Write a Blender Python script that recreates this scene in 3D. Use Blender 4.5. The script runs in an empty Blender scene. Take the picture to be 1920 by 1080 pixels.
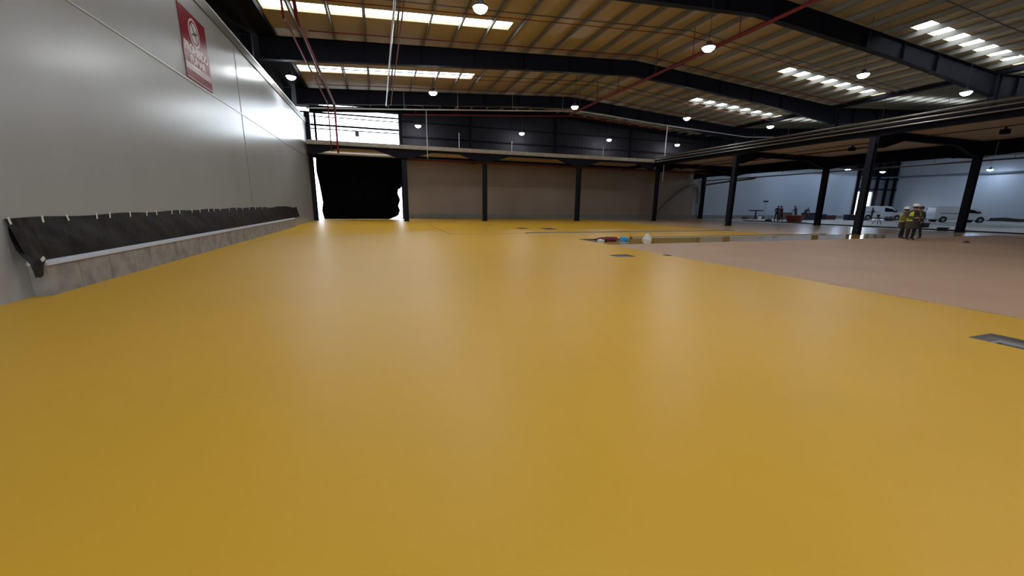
import bpy, bmesh, math, random
from mathutils import Vector, Matrix
random.seed(7)
S = bpy.context.scene
COL = S.collection

# ------------------------------------------------------------------ camera
YAW, PITCH, ROLL = math.radians(18.6886), math.radians(-12.044), math.radians(0.6922)
fwd = Vector((math.sin(YAW)*math.cos(PITCH), math.cos(YAW)*math.cos(PITCH), math.sin(PITCH)))
rgt0 = Vector((math.cos(YAW), -math.sin(YAW), 0)); up0 = rgt0.cross(fwd)
rgt = rgt0*math.cos(ROLL) + up0*math.sin(ROLL); upv = rgt.cross(fwd)
cd = bpy.data.cameras.new('camera'); cam = bpy.data.objects.new('camera', cd); COL.objects.link(cam)
cd.sensor_fit = 'HORIZONTAL'; cd.sensor_width = 36; cd.lens = 730.67/1920*36; cd.clip_end = 400
M = Matrix((rgt, upv, -fwd)).transposed().to_4x4(); M.translation = Vector((0, 0, 1.55))
cam.matrix_world = M
S.camera = cam

# ------------------------------------------------------------------ world, exposure
W = bpy.data.worlds.new('overcast_sky'); S.world = W; W.use_nodes = True
bg = W.node_tree.nodes['Background']; bg.inputs[0].default_value = (0.86, 0.93, 1.0, 1); bg.inputs[1].default_value = 6.5
LAMP_STRENGTH = 190.0
S.view_settings.view_transform = 'Standard'; S.view_settings.look = 'None'
S.view_settings.exposure = 0.35; S.view_settings.gamma = 1.0; S.view_settings.use_curve_mapping = False
S.cycles.max_bounces = 8; S.cycles.diffuse_bounces = 4; S.cycles.glossy_bounces = 4
S.cycles.transparent_max_bounces = 12; S.cycles.sample_clamp_indirect = 6.0
S.cycles.use_denoising = True

def portal(name, c, sx, sy, rot):
    L = bpy.data.lights.new(name, 'AREA'); L.shape = 'RECTANGLE'; L.size = sx; L.size_y = sy
    L.cycles.is_portal = True
    o = bpy.data.objects.new(name, L); COL.objects.link(o); o.location = c; o.rotation_euler = rot
    return o

# ------------------------------------------------------------------ materials
MATS = {}
def mat(name, col, rough=0.6, metal=0.0, spec=0.5, noise=0.0, nscale=3.0, bump=0.0, bscale=40.0, stretch=(1, 1, 1), coat=0.0, emis=None, es=0.0, cols2=None):
    if name in MATS: return MATS[name]
    m = bpy.data.materials.new(name); m.use_nodes = True; nt = m.node_tree; b = nt.nodes['Principled BSDF']
    b.inputs['Base Color'].default_value = (*col, 1); b.inputs['Roughness'].default_value = rough
    b.inputs['Metallic'].default_value = metal; b.inputs['Specular IOR Level'].default_value = spec
    b.inputs['Coat Weight'].default_value = coat
    if emis: b.inputs['Emission Color'].default_value = (*emis, 1); b.inputs['Emission Strength'].default_value = es
    tc = nt.nodes.new('ShaderNodeTexCoord'); mp = nt.nodes.new('ShaderNodeMapping'); mp.inputs['Scale'].default_value = stretch
    nt.links.new(tc.outputs['Object'], mp.inputs[0])
    if noise or cols2:
        n = nt.nodes.new('ShaderNodeTexNoise'); n.inputs['Scale'].default_value = nscale; n.inputs['Detail'].default_value = 5
        nt.links.new(mp.outputs[0], n.inputs[0])
        mx = nt.nodes.new('ShaderNodeMix'); mx.data_type = 'RGBA'
        c2 = cols2 if cols2 else tuple(c*(1-noise) for c in col)
        mx.inputs[6].default_value = (*col, 1); mx.inputs[7].default_value = (*c2, 1)
        rp = nt.nodes.new('ShaderNodeMapRange'); rp.inputs[1].default_value = 0.35; rp.inputs[2].default_value = 0.65
        nt.links.new(n.outputs['Fac'], rp.inputs[0]); nt.links.new(rp.outputs[0], mx.inputs[0])
        nt.links.new(mx.outputs[2], b.inputs['Base Color'])
    if bump:
        n = nt.nodes.new('ShaderNodeTexNoise'); n.inputs['Scale'].default_value = bscale; n.inputs['Detail'].default_value = 3
        nt.links.new(mp.outputs[0], n.inputs[0])
        bp = nt.nodes.new('ShaderNodeBump'); bp.inputs['Strength'].default_value = bump; bp.inputs['Distance'].default_value = 0.02
        nt.links.new(n.outputs['Fac'], bp.inputs['Height']); nt.links.new(bp.outputs[0], b.inputs['Normal'])
    MATS[name] = m
    return m

yellow = mat('yellow resin floor', (0.63, 0.35, 0.028), 0.42, spec=0.18, noise=0.05, nscale=0.35, bump=0.10, bscale=9)
wet = mat('fresh glossy yellow resin', (0.46, 0.28, 0.05), 0.07, spec=0.22, noise=0.15, nscale=0.5, bump=0.02, bscale=1.5)
primer = mat('matte pink primer floor', (0.47, 0.30, 0.195), 0.6, spec=0.2, noise=0.08, nscale=0.4)
tanfl = mat('glossy tan sealed floor', (0.56, 0.36, 0.19), 0.23, spec=0.12, noise=0.15, nscale=0.35, bump=0.008, bscale=1.5)
concrete = mat('bare concrete floor', (0.46, 0.46, 0.47), 0.7, spec=0.2, noise=0.3, nscale=0.3)
hole_m = mat('raw concrete in recess', (0.16, 0.13, 0.12), 0.8, noise=0.3, nscale=8)
panelw = mat('white sandwich panel', (0.33, 0.335, 0.345), 0.26, noise=0.05, nscale=0.6, bump=0.05, bscale=30, stretch=(1, 1, 0.03), spec=0.6)
panelg = mat('grey sandwich panel', (0.26, 0.195, 0.145), 0.45, noise=0.06, nscale=0.4)
panelb = mat('blue white sandwich panel', (0.33, 0.37, 0.43), 0.45, noise=0.06, nscale=0.4)
darkclad = mat('dark corrugated cladding', (0.018, 0.017, 0.021), 0.7, spec=0.1, noise=0.2, nscale=1)
deckm = mat('beige roof deck', (0.35, 0.27, 0.155), 0.6, noise=0.06, nscale=1.2)
soffitm = mat('beige mezzanine deck', (0.48, 0.38, 0.26), 0.7, noise=0.08, nscale=1)
steel = mat('dark blue grey painted steel', (0.005, 0.005, 0.009), 0.7, spec=0.1)
steelb = mat('dark navy column paint', (0.008, 0.009, 0.014), 0.6, spec=0.15)
purlm = mat('galvanised purlin', (0.19, 0.18, 0.15), 0.6)
redp = mat('red painted pipe', (0.12, 0.010, 0.012), 0.6, spec=0.2)
greyp = mat('galvanised pipe', (0.42, 0.42, 0.42), 0.35, metal=0.7)
agedp = mat('aged dull pipe', (0.17, 0.15, 0.125), 0.4, metal=0.6)
brownp = mat('dark brown painted pipe', (0.06, 0.045, 0.035), 0.4)
slabm = mat('concrete slab edge', (0.30, 0.26, 0.21), 0.8, noise=0.25, nscale=3)
blockm = mat('cement rendered block', (0.30, 0.27, 0.25), 0.8, noise=0.35, nscale=3.5, bump=0.2, bscale=15)
skirt = mat('grey concrete plinth', (0.20, 0.195, 0.18), 0.8, noise=0.15, nscale=3)
foam = mat('pale grey foam strip', (0.52, 0.54, 0.60), 0.5)
plast = mat('black plastic sheeting', (0.008, 0.007, 0.008), 0.6, spec=0.12, cols2=(0.022, 0.018, 0.015), nscale=3, bump=0.4, bscale=9)
tarpm = mat('black tarpaulin', (0.002, 0.002, 0.003), 0.9, spec=0.05, bump=0.3, bscale=4)
tape = mat('pale masking tape', (0.55, 0.55, 0.50), 0.6)
whitep = mat('white vehicle paint', (0.62, 0.66, 0.72), 0.25, coat=0.5)
glassd = mat('dark vehicle glass', (0.01, 0.012, 0.015), 0.08)
rubber = mat('black rubber', (0.012, 0.012, 0.012), 0.8)
lens = mat('clear headlamp', (0.25, 0.28, 0.32), 0.1)
skin = mat('skin', (0.35, 0.19, 0.13), 0.6)
hair = mat('dark hair', (0.012, 0.010, 0.009), 0.7)
helm = mat('white hard hat plastic', (0.75, 0.75, 0.72), 0.35)
hiv = mat('yellow hi vis fabric', (0.62, 0.68, 0.06), 0.7)
refl = mat('grey reflective band', (0.07, 0.07, 0.06), 0.4)
cl_brown = mat('brown work jacket', (0.065, 0.05, 0.038), 0.85, noise=0.2, nscale=10)
cl_dark = mat('dark work trousers', (0.014, 0.015, 0.02), 0.85)
cl_beige = mat('beige sleeve cloth', (0.34, 0.29, 0.20), 0.85)
cl_navy = mat('navy overall', (0.015, 0.016, 0.035), 0.85)
cl_red = mat('dark red overall', (0.08, 0.010, 0.012), 0.85)
boot = mat('brown work boot', (0.08, 0.035, 0.02), 0.7)
redb = mat('red plastic', (0.16, 0.012, 0.010), 0.5)
crim = mat('crimson cloth', (0.16, 0.012, 0.02), 0.85, noise=0.3, nscale=12)
bluep = mat('bright blue plastic', (0.03, 0.30, 0.62), 0.35)
whpl = mat('white crumpled plastic', (0.62, 0.60, 0.56), 0.5, bump=0.6, bscale=12)
navyb = mat('navy plastic bin', (0.012, 0.014, 0.035), 0.5)
wood = mat('dusty timber', (0.10, 0.075, 0.06), 0.8, noise=0.3, nscale=6)
signr = mat('dark red sign face', (0.20, 0.012, 0.022), 0.22)
signw = mat('white sign lettering', (0.62, 0.58, 0.56), 0.25)
signk = mat('black sign symbol', (0.03, 0.02, 0.02), 0.3)
steels = mat('stainless steel frame', (0.42, 0.42, 0.42), 0.35, metal=0.6)
blackgap = mat('black slot', (0.004, 0.004, 0.004), 0.6)
lampg = mat('lamp diffuser', (0.9, 0.9, 0.9), 0.4, emis=(0.92, 0.96, 1.0), es=LAMP_STRENGTH)
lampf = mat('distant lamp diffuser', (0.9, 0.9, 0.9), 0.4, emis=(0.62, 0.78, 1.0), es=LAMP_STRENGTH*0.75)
lamph = mat('lamp housing', (0.05, 0.05, 0.055), 0.4, metal=0.5)
mud = mat('exterior paving', (0.35, 0.34, 0.33), 0.9)

def pane_mat():
    m = bpy.data.materials.new('clear polycarbonate'); m.use_nodes = True; nt = m.node_tree; nt.nodes.clear()
    o = nt.nodes.new('ShaderNodeOutputMaterial'); mx = nt.nodes.new('ShaderNodeMixShader'); mx.inputs[0].default_value = 0.05
    t = nt.nodes.new('ShaderNodeBsdfTransparent'); t.inputs[0].default_value = (0.92, 0.95, 0.97, 1)
    g = nt.nodes.new('ShaderNodeBsdfGlossy'); g.inputs['Roughness'].default_value = 0.2
    nt.links.new(t.outputs[0], mx.inputs[1]); nt.links.new(g.outputs[0], mx.inputs[2]); nt.links.new(mx.outputs[0], o.inputs[0])
    return m
pane = pane_mat()

# ------------------------------------------------------------------ mesh helpers
def obj(name, bm, m, parent=None, label=None, cat=None, group=None, kind=None, smooth=False, loc=None):
    me = bpy.data.meshes.new(name)
    bmesh.ops.recalc_face_normals(bm, faces=bm.faces)
    bm.to_mesh(me); bm.free()
    for mm in (m if isinstance(m, (list, tuple)) else [m]): me.materials.append(mm)
    if smooth:
        for p in me.polygons: p.use_smooth = True
    o = bpy.data.objects.new(name, me); COL.objects.link(o)
    if parent: o.parent = parent
    if loc is not None: o.location = loc
    return tag(o, label, cat, group, kind)
def tag(o, label=None, cat=None, group=None, kind=None):
    if label: o['label'] = label
    if cat: o['category'] = cat
    if group: o['group'] = group
    if kind: o['kind'] = kind
    return o
def thing(name, label, cat, loc=(0, 0, 0), rz=0, group=None):
    o = bpy.data.objects.new(name, None); COL.objects.link(o); o.location = loc; o.rotation_euler = (0, 0, rz)
    o.empty_display_size = 0.3
    return tag(o, label, cat, group)
def copy_thing(root, loc, rz=None, label=None):
    r = root.copy(); COL.objects.link(r); r.location = loc
    if rz is not None: r.rotation_euler = (0, 0, rz)
    if label: r['label'] = label
    for ch in root.children:
        c = ch.copy(); COL.objects.link(c); c.parent = r
        for g in ch.children:
            d = g.copy(); COL.objects.link(d); d.parent = c
    return r

def box(bm, x0, x1, y0, y1, z0, z1, mi=0):
    v = [bm.verts.new((x, y, z)) for x in (x0, x1) for y in (y0, y1) for z in (z0, z1)]
    for f in ((0, 1, 3, 2), (4, 6, 7, 5), (0, 4, 5, 1), (2, 3, 7, 6), (0, 2, 6, 4), (1, 5, 7, 3)):
        bm.faces.new([v[i] for i in f]).material_index = mi
def bx(*a, **k):
    bm = bmesh.new(); box(bm, *a, **k); return bm
def obox(bm, c, d, u, hw, hh, L0, L1):
    """box along unit d from L0..L1 around c; half width along d x u, half height along u"""
    d = Vector(d).normalized(); u = Vector(u); u = (u-d*u.dot(d)).normalized(); s = d.cross(u); c = Vector(c)
    v = [bm.verts.new(c+d*l+s*a*hw+u*b*hh) for l in (L0, L1) for a in (-1, 1) for b in (-1, 1)]
    for f in ((0, 1, 3, 2), (4, 6, 7, 5), (0, 4, 5, 1), (2, 3, 7, 6), (0, 2, 6, 4), (1, 5, 7, 3)): bm.faces.new([v[i] for i in f])
def tube(bm, pts, r, n=10, cap=True):
    pts = [Vector(p) for p in pts]; rings = []
    rs = r if isinstance(r, (list, tuple)) else [r]*len(pts)
    prev = None
    for i, p in enumerate(pts):
        d = (pts[min(i+1, len(pts)-1)]-pts[max(i-1, 0)]).normalized()
        if prev is None:
            a = Vector((0, 0, 1)) if abs(d.z) < 0.9 else Vector((1, 0, 0)); s = d.cross(a).normalized()
        else:
            s = (prev-d*prev.dot(d)).normalized()
        prev = s; t = d.cross(s)
        rings.append([bm.verts.new(p+(s*math.cos(2*math.pi*k/n)+t*math.sin(2*math.pi*k/n))*rs[i]) for k in range(n)])
    for a, b in zip(rings, rings[1:]):
        for k in range(n): bm.faces.new([a[k], a[(k+1) % n], b[(k+1) % n], b[k]])
    if cap: bm.faces.new(rings[0]); bm.faces.new(rings[-1][::-1])
def tb(pts, r, n=10):
    bm = bmesh.new(); tube(bm, pts, r, n); return bm
def lathe(bm, prof, c=(0, 0, 0), n=20):
    rings = []
    for r, z in prof:
        rings.append([bm.verts.new((c[0]+r*math.cos(2*math.pi*k/n), c[1]+r*math.sin(2*math.pi*k/n), c[2]+z)) for k in range(n)])
    for a, b in zip(rings, rings[1:]):
        for k in range(n): bm.faces.new([a[k], a[(k+1) % n], b[(k+1) % n], b[k]])
    bm.faces.new(rings[0][::-1]); bm.faces.new(rings[-1])
def isec(bm, c, axis, L0, L1, h, b, tf=0.022, tw=0.014, up=(0, 0, 1)):
    """I section along axis; h along up, b sideways"""
    u = Vector(up); d = Vector(axis).normalized(); u = (u-d*u.dot(d)).normalized()
    obox(bm, c, d, u, tw/2, h/2-tf, L0, L1)
    for s in (-1, 1): obox(bm, Vector(c)+u*s*(h/2-tf/2), d, u, b/2, tf/2, L0, L1)
def profile_beam(bm, top, bot, place, b=0.3, tw=0.02, tf=0.025):
    """web + flanges between polylines given as (s, z); place(s, side, z)->Vector"""
    n = len(top)
    for sd in (-tw/2, tw/2):
        for i in range(n-1):
            bm.faces.new([bm.verts.new(place(*q)) for q in ((top[i][0], sd, top[i][1]), (top[i+1][0], sd, top[i+1][1]), (bot[i+1][0], sd, bot[i+1][1]), (bot[i][0], sd, bot[i][1]))])
    for line, dz in ((top, -tf), (bot, tf)):
        for (s0, z0), (s1, z1) in zip(line, line[1:]):
            v = [bm.verts.new(place(s, a, z)) for s, z in ((s0, z0), (s1, z1)) for a in (-b/2, b/2) ]
            w = [bm.verts.new(place(s, a, z+dz)) for s, z in ((s0, z0), (s1, z1)) for a in (-b/2, b/2)]
            v = [v[0], v[1], v[3], v[2]]; w = [w[0], w[1], w[3], w[2]]
            bm.faces.new(v); bm.faces.new(w[::-1])
            for k in range(4): bm.faces.new([v[k], v[(k+1) % 4], w[(k+1) % 4], w[k]])

# ------------------------------------------------------------------ layout constants
XL, XR = -5.4, 81.35
YW, YB = 43.0, -12.0
XV, XRID, XRID2 = 39.4, 18.0, 60.8
SL = 0.0615
def raft(X):                       # top of rafter
    X = X if X <= XV else 2*XV-X
    return 11.68-SL*abs(X-XRID)
def deck(X): return raft(X)+0.31   # underside of roof deck
FR = [-3.5, 6.5, 16.5, 26.3, 36.5]

# ------------------------------------------------------------------ floor (holes left where the pits are)
HOLES = {'near': (6.90, 7.42, 0.9, 2.58), 'p1': (6.97, 7.66, 10.38, 10.92), 'p2': (10.42, 11.24, 23.7, 25.1), 'p3': (8.85, 9.55, 24.6, 25.7), 'pit': (9.0, 10.9, 15.0, 16.5)}
def zone(x, y):
    if x > 41.0: return 3
    if x > 39.5: return 3 if y > 14.4 else 2
    if 8.9 < x and y < 13.9: return 2
    if 8.9 < x < 22.7 and 13.9 <= y < 16.65: return 1
    if 22.7 < x < 30.0 and 13.9 <= y < 16.65: return 1
    if x > 22.7 and y > 13.9: return 4
    return 0
xs = sorted({-8.0, XL, 8.9, 22.7, 26.0, 30.0, 39.5, 41.0, 60.0, XR+0.3} | {h[i] for h in HOLES.values() for i in (0, 1)})
ys = sorted({YB, 13.9, 14.4, 16.65, 17.8, YW+0.3} | {h[i] for h in HOLES.values() for i in (2, 3)})
bm = bmesh.new(); vc = {}
def gv(x, y):
    if (x, y) not in vc: vc[(x, y)] = bm.verts.new((x, y, 0))
    return vc[(x, y)]
for x0, x1 in zip(xs, xs[1:]):
    for y0, y1 in zip(ys, ys[1:]):
        cx, cy = (x0+x1)/2, (y0+y1)/2
        if any(h[0] < cx < h[1] and h[2] < cy < h[3] for h in HOLES.values()): continue
        f = bm.faces.new([gv(x0, y0), gv(x1, y0), gv(x1, y1), gv(x0, y1)]); f.material_index = zone(cx, cy)
obj('floor', bm, [yellow, wet, primer, concrete, tanfl], kind='structure')
bm = bmesh.new(); box(bm, -30, 110, YW+0.3, YW+60, -0.12, -0.02)
obj('ground_outside', bm, mud, kind='structure')

# ------------------------------------------------------------------ walls
def joint_wall(name, bm, m): return obj(name, bm, m, kind='structure')
bm = bmesh.new(); box(bm, XL-0.1, XL, YB, 20.88, 0, 8.1); box(bm, XL-0.1, XL, 20.9, 38.3, 0, 8.1)
joint_wall('wall_left', bm, panelw)
bm = bmesh.new(); box(bm, XL-0.02, XL+0.018, YB, 38.3, 5.24, 5.275)
obj('trim_1', bm, greyp, kind='structure')
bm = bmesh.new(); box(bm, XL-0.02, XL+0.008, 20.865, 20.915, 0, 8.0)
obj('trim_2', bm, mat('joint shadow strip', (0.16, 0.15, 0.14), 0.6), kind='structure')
bm = bmesh.new(); box(bm, XL-0.14, XL+0.05, YB, 38.35, 8.0, 8.32)
obj('trim_3', bm, mat('brown steel capping', (0.11, 0.095, 0.08), 0.4, metal=0.4), kind='structure')
# dark cladding above and behind the partition
bm = bmesh.new(); box(bm, -7.2, -7.0, YB, YW, 0, 10.8)
obj('wall_left_upper', bm, darkclad, kind='structure')
bm = bmesh.new(); box(bm, -7.0, -4.76, YB, YW, 10.22, 10.5)
obj('trim_4', bm, steel, kind='structure')
# end wall
bm = bmesh.new()
box(bm, 2.45, 40.0, YW, YW+0.2, 0.5, 6.6)
obj('wall_end', bm, panelg, kind='structure')
bm = bmesh.new(); box(bm, 40.0, 71.5, YW, YW+0.2, 0.5, 7.6)
obj('wall_end_right', bm, panelb, kind='structure')
bm = bmesh.new(); box(bm, 2.45, 71.5, YW-0.06, YW+0.2, 0, 0.5)
obj('baseboard_end', bm, skirt, kind='structure')
bm = bmesh.new()                                 # corrugated dark upper wall, one profiled mesh
def clad(x0, x1, z0, z1, pitch=0.3):
    n = int((x1-x0)/pitch)
    for k in range(n):
        a = x0+(x1-x0)*k/n; b = x0+(x1-x0)*(k+1)/n; w = (b-a)
        P = [(a, YW+0.01), (a+w*0.3, YW+0.01), (a+w*0.45, YW), (a+w*0.85, YW), (b, YW+0.01)]
        for (xa, ya), (xb, yb) in zip(P, P[1:]):
            bm.faces.new([bm.verts.new(q) for q in ((xa, ya, z0), (xb, yb, z0), (xb, yb, z1), (xa, ya, z1))])
clad(2.45, XR, 6.6, 12.2, 0.45)
box(bm, 2.45, XR, YW+0.12, YW+0.2, 6.6, 12.2)
box(bm, -7.2, 2.45, YW, YW+0.2, 10.62, 12.2); box(bm, -7.2, 2.45, YW, YW+0.2, 5.75, 7.3)
obj('wall_end_upper', bm, darkclad, kind='structure')
bm = bmesh.new(); box(bm, 71.5, 72.0, YW, YW+0.2, 0, 6.6); box(bm, 76.0, XR, YW, YW+0.2, 0, 6.6); box(bm, 72.0, 76.0, YW, YW+0.2, 4.25, 6.6)
obj('wall_end_corner', bm, mat('mid grey cladding', (0.16, 0.16, 0.19), 0.6), kind='structure')
for k, X in enumerate((71.7, 76.3, 78.6, 80.6)):
    bm = bmesh.new(); isec(bm, (X, YW-0.25, 0), (0, 0, 1), 0, 11, 0.3, 0.25, up=(0, 1, 0))
    obj('wall_post', bm, steel, None, ('dark steel wall post at the left jamb of the far bright doorway', 'dark steel wall post at the right jamb of the far bright doorway', 'dark steel wall post between far doorway and building corner', 'dark steel wall post in the far right building corner')[k], 'post', 'far corner wall posts')
for z in (4.6, 6.2):
    obj('wall_rail', bx(72, XR, YW-0.3, YW-0.1, z, z+0.18), steel, None, 'dark horizontal wall rail %s over the far bright doorway' % ('just' if z < 5 else 'high'), 'rail')
# far right wall and back wall
bm = bmesh.new(); box(bm, XR, XR+0.2, YB, YW+0.2, 0, 11)
obj('wall_right', bm, panelb, kind='structure')
bm = bmesh.new(); box(bm, -7.2, -4, YB-0.2, YB, 0, 12.3); box(bm, 8, XR+0.2, YB-0.2, YB, 0, 12.3); box(bm, -4, 8, YB-0.2, YB, 0, 0.8); box(bm, -4, 8, YB-0.2, YB, 6.6, 12.3)  # leaves an opening for the added rear window
obj('wall_back', bm, panelg, kind='structure')

# ------------------------------------------------------------------ ceiling with skylight holes
SKY = []
for y0, y1 in ((-5.0, -4.0), (4.3, 5.3), (13.4, 14.4), (22.75, 23.75), (31.95, 33.3)): SKY.append((-4.72, 7.6, y0, y1))  # first three strips are unseen, assumed to help light the near floor
for y0, y1 in ((14.9, 15.8), (22.6, 23.55), (31.3, 32.4)): SKY.append((27.75, 39.2, y0, y1)); SKY.append((39.6, 51.0, y0, y1))
SKY.append((69, 80.8, 22.6, 23.6))
def ceiling(name, x0, x1):
    sk = [s for s in SKY if s[0] >= x0-0.3 and s[1] <= x1+0.3]
    cx = sorted({x0, x1} | {s[0] for s in sk} | {s[1] for s in sk}); cy = sorted({YB, YW} | {s[2] for s in sk} | {s[3] for s in sk})
    bm = bmesh.new(); vv = {}
    def g(x, y):
        if (x, y) not in vv: vv[(x, y)] = bm.verts.new((x, y, deck(x)))
        return vv[(x, y)]
    for a, b in zip(cx, cx[1:]):
        for c, d in zip(cy, cy[1:]):
            if any(s[0] <= a and b <= s[1] and s[2] <= c and d <= s[3] for s in sk): continue
            bm.faces.new([g(a, c), g(b, c), g(b, d), g(a, d)])
    o = obj(name, bm, deckm, kind='structure')
    md = o.modifiers.new('thick', 'SOLIDIFY'); md.thickness = 0.12; md.offset = 1
    return o
ceiling('ceiling', -7.2, XRID); ceiling('ceiling_ridge_to_valley', XRID, XV); ceiling('ceiling_far_bay_rise', XV, XRID2); ceiling('ceiling_far_bay_fall', XRID2, XR+0.2)
wn = 0
for s in SKY:
    wn += 1; bm = bmesh.new()
    z = [deck(s[0])+0.06, deck(s[1])+0.06]
    bm.faces.new([bm.verts.new(p) for p in ((s[0], s[2], z[0]), (s[1], s[2], z[1]), (s[1], s[3], z[1]), (s[0], s[3], z[0]))])
    obj('window_%d' % wn, bm, pane, kind='structure')
    cx, cy = (s[0]+s[1])/2, (s[2]+s[3])/2
    portal('skylight_portal', (cx, cy, deck(cx)+0.10), s[1]-s[0], s[3]-s[2], (0, math.atan2(z[0]-z[1], s[1]-s[0]), 0))
# big translucent end window and its rails
wn += 1
END_W = wn
bm = bmesh.new(); bm.faces.new([bm.verts.new(p) for p in ((-7.0, YW+0.1, 7.3), (2.45, YW+0.1, 7.3), (2.45, YW+0.1, 10.62), (-7.0, YW+0.1, 10.62))])
w = obj('window_%d' % wn, bm, pane, kind='structure')
obj('window_%d' % (wn+1), bx(-4, 8, YB-0.12, YB-0.1, 0.8, 6.6), pane, kind='structure')  # unseen rear window, added to brighten the near floor
portal('added_rear_window_portal', (2, YB-0.16, 3.7), 12, 5.8, (math.radians(90), 0, 0))
portal('end_window_portal', (-2.27, YW+0.15, 8.96), 9.4, 3.3, (math.radians(-90), 0, 0))
portal('doorway_portal', (-2.27, YW+0.15, 2.9), 9.4, 5.7, (math.radians(-90), 0, 0))
portal('far_doorway_portal', (74.0, YW+0.15, 2.1), 4.0, 4.2, (math.radians(-90), 0, 0))
for z, t in ((9.72, 0.13), (9.42, 0.07), (8.62, 0.16), (8.33, 0.08), (10.18, 0.25)):
    obj('window_rail', bx(-7, 2.45, YW-0.15, YW-0.03, z, z+t), steel, w)
obj('window_mullion', bx(-5.3, -5.12, YW-0.2, YW-0.03, 7.3, 10.6), steel, w)
obj('window_mullion', bx(2.33, 2.5, YW-0.2, YW-0.02, 7.3, 10.62), steel, w)
obj('window_notice', bx(-1.75, -1.4, YW-0.24, YW-0.16, 7.85, 8.3), mat('grey notice board', (0.12, 0.11, 0.13), 0.7), w, 'small grey notice fixed to the bright window')

# ------------------------------------------------------------------ rafters, columns, purlins
def rafter(y, x0, x1, xr, label):
    P = [x0, x0+(4.6 if x0 > 0 else 14.3), xr, x1-10.6, x1-6.2, x1]
    if x0 > 0: P = [x0, x0+6.2, x0+10.6, xr, x1-6, x1]
    def bot(X):
        e = min(X-x0, x1-X)
        hv = 0.0
        if not (X < 17 and x0 < 0): hv = max(0, (10.6-e)/10.6)**1.3*0.42
        else: hv = max(0, (14.3-e)/14.3)*0.2
        return raft(X)-0.97-hv
    bm = bmesh.new()
    profile_beam(bm, [(X, raft(X)) for X in P], [(X, bot(X)) for X in P], lambda s, a, z: Vector((s, y+a, z)), b=0.34)
    for X in [x0+2+3.28*k for k in range(int((x1-x0-3)/3.28))]:
        box(bm, X-0.01, X+0.01, y-0.16, y+0.16, bot(X)+0.02, raft(X)-0.02)
    return obj('roof_beam', bm, steel, None, label, 'beam', 'tapered dark steel roof beams')
nm = {-3.5: 'behind the viewpoint', 6.5: 'overhead before the nearest visible one', 16.5: 'nearest, cutting the top edge of the view', 26.3: 'second from the viewer', 36.5: 'third and farthest, just before the end wall'}
for y in FR:
    rafter(y, -5.6, 39.2, XRID, 'long dark steel roof beam over the yellow hall, %s' % nm[y])
    rafter(y, 39.6, XR-0.2, XRID2, 'dark steel roof beam over the grey far bay, %s' % nm[y])
# end wall beam
bm = bmesh.new(); P = [-5.6, XRID, XV, XRID2, XR]
profile_beam(bm, [(X, raft(X)) for X in P], [(X, raft(X)-0.45) for X in P], lambda s, a, z: Vector((s, YW-0.3+a, z)), b=0.25)
obj('gable_beam', bm, steel, None, 'slender dark gable beam along the top of the end wall', 'beam')

def column(name, x, y, h, hx, by, label, cat='column', group=None, m=steelb, z0=0.0):
    t = thing(name, label, cat, (x, y, z0), 0, group)
    bm = bmesh.new(); isec(bm, (0, 0, 0), (0, 0, 1), 0.025, h, hx, by, 0.03, 0.02, up=(1, 0, 0))
    obj('shaft', bm, m, t)
    bm = bmesh.new(); box(bm, -hx/2-0.06, hx/2+0.06, -by/2-0.06, by/2+0.06, 0.0, 0.028)
    for a in (-1, 1):
        for b in (-1, 1): tube(bm, [(a*(hx/2+0.03), b*(by/2+0.03), 0.02), (a*(hx/2+0.03), b*(by/2+0.03), 0.07)], 0.015, 6)
    obj('base_plate', bm, m, t)
    return t
for y, d in ((6.5, 'outside the view to the right'), (16.5, 'nearest, right of the hi-vis workers'), (26.3, 'middle one of its row, left of the far bright doorway'), (36.5, 'farthest, just left behind a nearer column')):
    column('roof_column', XV, y, raft(XV)-0.05, 0.46, 0.34, 'tall dark column rising past the mezzanine to the roof valley, %s' % d, group='roof valley columns')
for y in FR:
    column('wall_column', -6.15, y, 10.2, 0.5, 0.3, 'dark steel wall column behind the white partition, %s' % nm[y], group='columns behind the partition')
column('corner_column', -5.3, 38.75, 9.0, 0.42, 0.34, 'dark steel column at the far end of the white partition beside the tarpaulin')
column('door_column', 2.5, YW-0.45, 10.3, 0.3, 0.25, 'dark wall column at the right edge of the bright window and doorway')
for X, d in ((9.6, 'leftmost of the three'), (19.4, 'middle one, near the ridge'), (29.4, 'rightmost of the three')):
    bm = bmesh.new(); isec(bm, (X, YW-0.3, 0), (0, 0, 1), 6.6, raft(X)-0.5, 0.34, 0.2, up=(0, 1, 0))
    obj('gable_post', bm, steel, None, 'dark gable post on the dark upper end wall, %s' % d, 'post', 'gable posts on the end wall')
column('wall_column', 41.0, YW-0.5, 9.8, 0.4, 0.36, 'dark wall column against the pale end wall with a grey hose beside it')
for z in (8.1, 9.5):
    obj('wall_rail', bx(2.6, 39, YW-0.12, YW-0.02, z, z+0.14), mat('dark grey rail', (0.006, 0.006, 0.008), 0.8, spec=0.05), None, '%s dark horizontal rail on the upper end wall above the mezzanine' % ('lower' if z < 9 else 'upper'), 'rail')

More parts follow.
